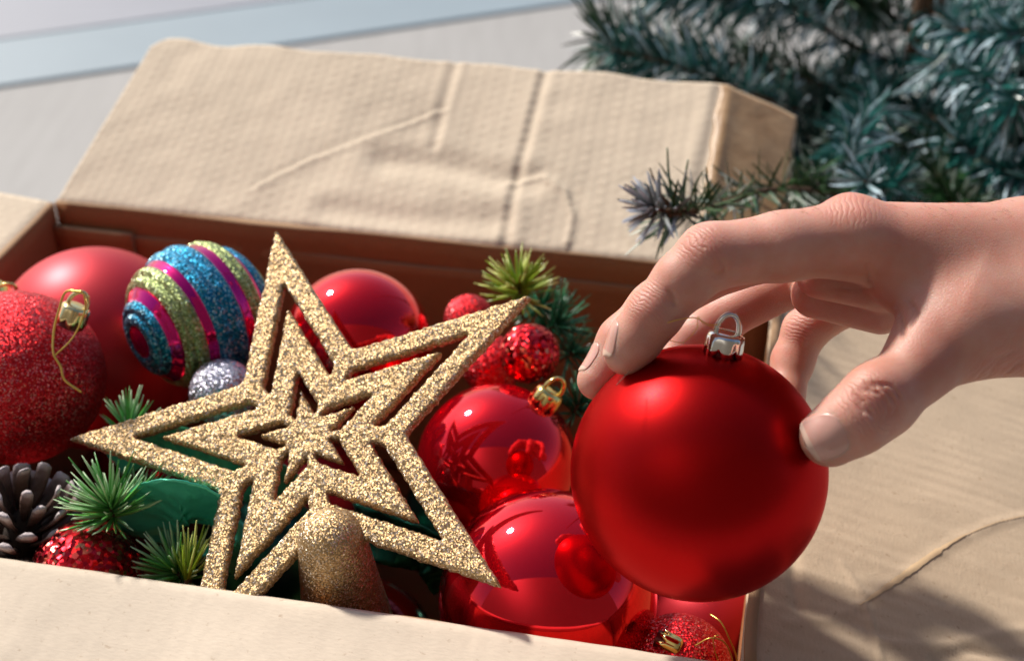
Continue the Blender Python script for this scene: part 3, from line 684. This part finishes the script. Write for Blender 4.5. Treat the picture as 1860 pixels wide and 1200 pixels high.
BR = [
    ([(1640, 210, 102), (1480, 150, 99), (1330, 115, 96), (1190, 90, 94), (1090, 72, 93)], 900, 3.4, NEEDLE_TREE, {}),
    ([(1640, 240, 101), (1480, 210, 97), (1340, 160, 93), (1230, 120, 91), (1110, 90, 90)], 700, 3.0, NEEDLE_TREE, {}),
    ([(1650, -20, 104), (1500, -10, 101), (1330, 0, 98), (1190, -20, 97)], 900, 3.4, NEEDLE_TREE, {}),
    ([(1640, 360, 92), (1520, 350, 82), (1400, 345, 74), (1290, 375, 68), (1215, 392, 65)], 430, 2.3, NEEDLE_TREE, dict(wid=.09)),
    ([(1260, 385, 67), (1225, 385, 65.5), (1190, 380, 64.5)], 75, 1.9, NEEDLE_TIP, dict(wid=.11, tipn=28)),
    ([(1650, 120, 103), (1560, 90, 100), (1450, 20, 97), (1380, -20, 96)], 500, 3.2, NEEDLE_TREE, {}),
    ([(1640, 150, 100), (1600, 190, 92), (1560, 240, 86), (1540, 300, 82)], 600, 2.8, NEEDLE_TREE, {}),
    ([(1660, 180, 100), (1560, 290, 90), (1500, 330, 84), (1430, 340, 80)], 600, 2.7, NEEDLE_TREE, {}),
    ([(1680, 100, 98), (1740, 120, 90), (1800, 150, 84), (1850, 190, 80)], 700, 2.7, NEEDLE_TREE, dict(hang=.5)),
    ([(1680, 20, 98), (1760, 60, 90), (1840, 60, 84), (1920, 90, 80)], 700, 2.8, NEEDLE_TREE, dict(hang=.3)),
    ([(1680, 200, 98), (1740, 260, 90), (1800, 300, 86), (1880, 330, 82)], 800, 2.7, NEEDLE_TREE, {}),
    ([(1680, 250, 97), (1700, 310, 90), (1720, 350, 86), (1760, 400, 82)], 700, 2.6, NEEDLE_TREE, {}),
    ([(1650, 300, 95), (1630, 330, 88), (1610, 340, 82), (1570, 330, 78)], 420, 2.2, NEEDLE_TREE, dict(up=.4)),
    ([(1660, 60, 104), (1600, 20, 103), (1540, 0, 100), (1480, -40, 99)], 600, 3.2, NEEDLE_TREE, {}),
    ([(1640, 160, 108), (1560, 150, 112), (1500, 170, 112), (1440, 200, 112)], 900, 3.6, NEEDLE_TREE, {}),
    ([(1660, 230, 108), (1740, 200, 112), (1840, 200, 114), (1940, 220, 114)], 1000, 3.6, NEEDLE_TREE, {}),
    ([(1660, 330, 108), (1600, 330, 112), (1520, 340, 114), (1440, 330, 114)], 900, 3.6, NEEDLE_TREE, {}),
    ([(1660, 350, 108), (1750, 360, 112), (1840, 370, 114), (1960, 370, 114)], 900, 3.6, NEEDLE_TREE, {}),
    ([(1660, 60, 108), (1740, 30, 112), (1840, 10, 114), (1960, 10, 114)], 1000, 3.6, NEEDLE_TREE, {}),
    ([(1650, 430, 100), (1560, 440, 94), (1450, 430, 90), (1380, 410, 86)], 700, 2.8, NEEDLE_TREE, {}),
    ([(1640, -60, 106), (1560, -80, 104), (1450, -90, 103), (1300, -90, 102)], 700, 3.2, NEEDLE_TREE, {}),
]
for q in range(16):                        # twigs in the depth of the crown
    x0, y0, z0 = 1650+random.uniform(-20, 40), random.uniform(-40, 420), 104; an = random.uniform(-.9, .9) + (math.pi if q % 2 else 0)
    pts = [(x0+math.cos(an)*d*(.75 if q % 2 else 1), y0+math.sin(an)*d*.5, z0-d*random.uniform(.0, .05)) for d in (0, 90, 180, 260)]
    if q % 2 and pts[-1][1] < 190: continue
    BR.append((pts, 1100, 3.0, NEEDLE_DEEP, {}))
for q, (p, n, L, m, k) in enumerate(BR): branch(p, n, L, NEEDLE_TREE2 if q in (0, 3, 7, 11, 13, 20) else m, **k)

for q in for_twigs: mesh('twig', *tube(spline([at(*p) for p in q], 5), .09, 5, rf=lambda t: 1-.6*t), BARK if q[0][0] in (1215, 1190) else NEEDLE_TREE2, parent=tree)
# ------------------------------------------------------------------ the hand: one surface grown from a distance field
def hand_field():
    h = .062; lo = np.array([1.2, -6.2, 38.0]); hi = np.array([27.5, 6.6, 53.5]); n = np.ceil((hi-lo)/h).astype(int)
    ax = [lo[i]+h*np.arange(n[i]) for i in range(3)]
    BIG = 3.0
    def blank(): return np.full(n, BIG, dtype=np.float32)
    def box_(a, b, pad):
        l = np.maximum(0, np.floor((np.minimum(a, b)-pad-lo)/h).astype(int)); u = np.minimum(n, np.ceil((np.maximum(a, b)+pad-lo)/h).astype(int)); return tuple(slice(l[i], u[i]) for i in range(3))
    def cone_(a, b, ra, rb, pad=1.5, sq=None):
        a, b = np.array(a, float), np.array(b, float); sl_ = box_(a, b, max(ra, rb)+pad)
        X, Y, Z = np.meshgrid(*(ax[i][sl_[i]] for i in range(3)), indexing='ij', sparse=True); d = b-a; L = d@d
        t = np.clip(((X-a[0])*d[0]+(Y-a[1])*d[1]+(Z-a[2])*d[2])/L, 0, 1)
        x, y, z = X-a[0]-t*d[0], Y-a[1]-t*d[1], Z-a[2]-t*d[2]
        q = x*x+y*y+z*z
        if sq is not None:                                  # flatten along one direction
            v, f = sq; v = np.array(v)/np.linalg.norm(v); s_ = x*v[0]+y*v[1]+z*v[2]; q = q+(f*f-1)*s_*s_
        return sl_, (np.sqrt(q)-(ra+(rb-ra)*t)).astype(np.float32)
    def smin(a, b, k): hh = np.maximum(k-np.abs(a-b), 0)/k; return np.minimum(a, b)-hh*hh*k*.25
    def add(G, prim, k):
        sl_, d = prim; G[sl_] = smin(G[sl_], d, k); return G
    C = lambda *p: cc(*p)
    def finger(J, R, k=.35):
        G = blank()
        for i in range(len(J)-1): add(G, cone_(C(*J[i]), C(*J[i+1]), R[i], R[i+1]), k)
        return G
    palm = blank()
    meta = [((1552, 437, 43.6), (1900, 470, 44.0), 1.15, 1.75), ((1560, 430, 45.6), (1900, 470, 45.8), 1.15, 1.7), ((1575, 455, 47.4), (1900, 500, 47.0), 1.10, 1.6),
            ((1590, 490, 49.0), (1900, 540, 47.8), 1.0, 1.5), ((1600, 520, 46.6), (1840, 570, 45.5), 1.15, 1.5), ((1900, 510, 45.0), (2900, 640, 44.5), 2.35, 3.0),
            ((1860, 470, 44.6), (1950, 520, 45.0), 1.75, 2.2)]
    for a, b, ra, rb in meta: add(palm, cone_(C(*a), C(*b), ra, rb, 2.0), .75)
    thumb = blank()
    TJ = [(1508, 792, 41.6), (1556, 760, 41.55), (1600, 727, 41.8), (1668, 668, 42.2), (1745, 615, 42.7), (1880, 575, 43.6)]; TR = [.90, .97, 1.02, .97, 1.10, 1.75]
    for i in range(5): add(thumb, cone_(C(*TJ[i]), C(*TJ[i+1]), TR[i], TR[i+1], 2.0), .45)
    web = blank(); add(web, cone_(C(1650, 520, 43.9), C(1760, 560, 43.2), .95, 1.5, 2.0), .5); add(web, cone_(C(1690, 600, 42.9), C(1850, 560, 43.0), .9, 1.5, 2.0), .5)
    body = smin(smin(palm, web, 1.2), thumb, 1.3)
    # index: MCP, PIP, DIP, tip
    fingers = [
        finger([(1548, 432, 43.5), (1420, 448, 43.2), (1290, 466, 43.0), (1240, 510, 43.05), (1188, 570, 43.2), (1155, 615, 43.4), (1136, 642, 43.5)], [1.18, 1.03, .98, .86, .82, .76, .66]),
        finger([(1548, 436, 45.6), (1400, 452, 45.9), (1262, 500, 46.2), (1190, 560, 46.3), (1132, 620, 46.2), (1085, 690, 45.9)], [1.12, .98, .92, .84, .80, .66]),
        finger([(1560, 470, 47.5), (1450, 505, 48.2), (1310, 578, 49.2), (1258, 612, 49.6), (1225, 660, 49.7), (1205, 720, 49.3)], [1.0, .85, .80, .74, .70, .62]),
        finger([(1585, 510, 49.0), (1540, 545, 50.0), (1462, 600, 51.0), (1440, 655, 51.0), (1425, 720, 50.4), (1405, 770, 49.6)], [.95, .82, .76, .72, .66, .56])]
    G = body.copy()
    for f in fingers: G = np.minimum(G, smin(f, body, .55))
    # fold pads at the base of the fingers
    for a, b, ra, rb in [((1480, 535, 46.8), (1600, 560, 46.2), .78, .85), ((1490, 500, 45.0), (1600, 520, 45.0), .75, .8)]:
        G = add(G, cone_(C(*a), C(*b), ra, rb), .35)
    # knuckle bumps
    for p, r in [((1540, 395, 43.9), .60), ((1586, 708, 41.35), .60)]:
        q = C(*p); G = add(G, cone_(q, q+Vector((.25, -.02, .3)), r, r, 1.0), .7)
    def groove(pts, r, k=.09):
        nonlocal G
        for i in range(len(pts)-1):
            sl_, d = cone_(C(*pts[i]), C(*pts[i+1]), r, r, .4); g = G[sl_]; G[sl_] = -smin(-g, d+0.0, k)*1.0
    # wrinkles over the thumb joint (near face) and the finger creases
    def surf(px, py, z0=39.0):                               # first skin along a sight line
        for z in np.arange(z0, 53, .03):
            q = cc(px, py, z); idx = ((np.array(q)-lo)/h).round().astype(int)
            if (idx >= 0).all() and (idx < n).all() and G[tuple(idx)] < 0: return z
        return None
    def crease(pp, r=.035, sink=.0):
        pts = []
        for a, b in zip(pp[:-1], pp[1:]):
            for t in np.linspace(0, 1, 5)[:-1]:
                x, y = a[0]+(b[0]-a[0])*t, a[1]+(b[1]-a[1])*t; z = surf(x, y)
                if z: pts.append((x, y, z+sink))
        if len(pts) > 1: groove(pts, r)
    for pp, r in [([(1560, 705), (1592, 712), (1612, 735), (1614, 765)], .040), ([(1572, 698), (1602, 702), (1625, 730), (1628, 758)], .032), ([(1560, 720), (1572, 740), (1588, 762)], .034),
                  ([(1550, 712), (1560, 735), (1572, 752)], .026), ([(1585, 694), (1618, 700), (1638, 728)], .022),
                  ([(1296, 500), (1312, 502), (1316, 490), (1310, 470)], .035), ([(1214, 545), (1226, 552), (1222, 536), (1212, 524)], .035),
                  ([(1575, 480), (1580, 510), (1588, 530)], .045), ([(1632, 560), (1640, 590), (1640, 620)], .05), ([(1650, 545), (1668, 570), (1650, 600)], .025),
                  ([(1790, 690), (1810, 660), (1850, 630)], .022), ([(1760, 702), (1790, 670), (1830, 640)], .020), ([(1815, 692), (1840, 668), (1870, 650)], .020),
                  
                  ([(1500, 520), (1550, 528), (1600, 522)], .04)]:
        crease(pp, r*.8)
    return G, lo, h, n, surf
G, glo, gh, gn, surf = hand_field()
HV, HF = surface_nets(G, glo, gh)
# light relaxation removes the grid's steps
nvh = len(HV); 
for it in range(2):
    acc = np.zeros_like(HV); cn = np.zeros(nvh)
    for a, b in ((0, 1), (1, 2), (2, 3), (3, 0)):
        np.add.at(acc, HF[:, a], HV[HF[:, b]]); np.add.at(acc, HF[:, b], HV[HF[:, a]]); np.add.at(cn, HF[:, a], 1); np.add.at(cn, HF[:, b], 1)
    HV = HV*.55+.45*acc/cn[:, None]
def to_world(A): return np.stack([A[:, 0], A[:, 2]*CP-A[:, 1]*SP, CAMH-(A[:, 1]*CP+A[:, 2]*SP)], 1)
porg = at(1700, 520, 45*HS)
def site(px, py, axis, rad, per, amp):
    z = surf(px, py) or 43.5; return (tuple((at(px, py, z*HS)-porg)*S), tuple(cd(axis).normalized()), rad*S, per*S, amp)
SKIN = m_skin([site(1592, 738, (.84, -.54, 0), 1.5, .42, .55), site(1272, 438, (.75, -.65, 0), 1.1, .34, .5), site(1172, 545, (.62, -.78, 0), .95, .26, .5),
               site(1835, 665, (.8, .6, 0), 2.0, .5, .35), site(1545, 372, (1, .1, 0), 1.3, .36, .3), site(1450, 590, (.3, -.9, 0), .9, .3, .4)])
person = mesh('person', to_world(HV*HS), HF[:, ::-1], SKIN, org=at(1700, 520, 45*HS))
tag(person, 'bare hand reaching in from the right, fingertips closed on the held red bauble', 'person')
# nails: plates laid on the skin, sunk at the root and sides, free at the tip
def tri(p):
    q = (np.array(p)-glo)/gh; i = np.floor(q).astype(int); f = q-i
    if (i < 0).any() or (i+1 >= gn).any(): return 1.0
    c = G[i[0]:i[0]+2, i[1]:i[1]+2, i[2]:i[2]+2]; c = c[0]*(1-f[0])+c[1]*f[0]; c = c[0]*(1-f[1])+c[1]*f[1]; return float(c[0]*(1-f[2])+c[1]*f[2])
def nail(px, py, axis2, length, width, facing, z=None):
    n = Vector(facing).normalized(); c = Vector(cc(px, py, z))+n*.3 if z else Vector(cc(px, py, surf(px, py))); d = Vector(axis2); d = (d-n*d.dot(n)).normalized(); s = d.cross(n).normalized()
    V = []; F = []; nu, nv = 16, 18; H = []
    for i in range(nv+1):
        t = i/nv*2-1
        for k in range(nu+1):
            q = k/nu*2-1; sup = (1-abs(t)**4)**(1/3.) if t > 0 else (1-abs(t)**2.6)**(1/2.4)
            b = c+d*(t*length/2)+s*(q*sup*width/2); hh = 1.0
            while hh > -.6 and tri(b+n*hh) > 0: hh -= .02
            e = max(abs(q)**6, max(0, -t)**6); H.append((b, hh, e, t))
    hs = np.array([x[1] for x in H]).reshape(nv+1, nu+1)
    for _ in range(4): p = np.pad(hs, 1, mode='edge'); hs = (hs*2+p[:-2, 1:-1]+p[2:, 1:-1]+p[1:-1, :-2]+p[1:-1, 2:])/6
    for (b, _, e, t), hh in zip(H, hs.ravel()): V.append(cw((b+n*(hh+.016-.045*e+(.02*max(0, t)**2)))*HS))
    for i in range(nv):
        for k in range(nu): F.append((i*(nu+1)+k, i*(nu+1)+k+1, (i+1)*(nu+1)+k+1, (i+1)*(nu+1)+k))
    o = mesh('fingernail', V, F, [NAIL, NAIL_EDGE], parent=person, fm=[1 if i >= nv-3 else 0 for i in range(nv) for k in range(nu)]); sd = o.modifiers.new('thickness', 'SOLIDIFY'); sd.thickness = .0005; sd.offset = 0
nail(1500, 797, (-.87, .50, .0), 1.25, 1.30, (-.16, .20, -.95))
nail(1147, 632, (-.45, .88, .1), 1.15, .90, (-.88, -.42, -.22), 43.45)
nail(1098, 668, (-.60, .8, -.1), 1.1, .85, (-.80, -.57, -.18), 46.0)
# fine hairs along the back of the hand
V = []; F = []
for k in range(150):
    x = random.choice((random.uniform(1370, 1500), random.uniform(1600, 1870))); z = random.uniform(42.6, 44.4)
    y = next((yy for yy in range(330, 420) if (lambda q: G[q] < 0)(tuple(((np.array(cc(x, yy, z))-glo)/gh).round().astype(int)))), None) if x < 1850 else None
    if y is None: continue
    p = Vector(cc(x, y+1, z)); d = Vector((-.8, -.35, random.uniform(-.3, .3))).normalized(); L = random.uniform(.15, .3)
    v, f = tube([cw(q*HS) for q in (p, p+d*L*.5, p+d*L+Vector((0, .03, 0)))], .0035, 3); V, F = join((V, F), (v, f))
tag(mesh('hairs', V, F, m_simple('arm_hair', (.12, .07, .04), .5), parent=person), kind='stuff')
print('hand', len(HV), len(HF))
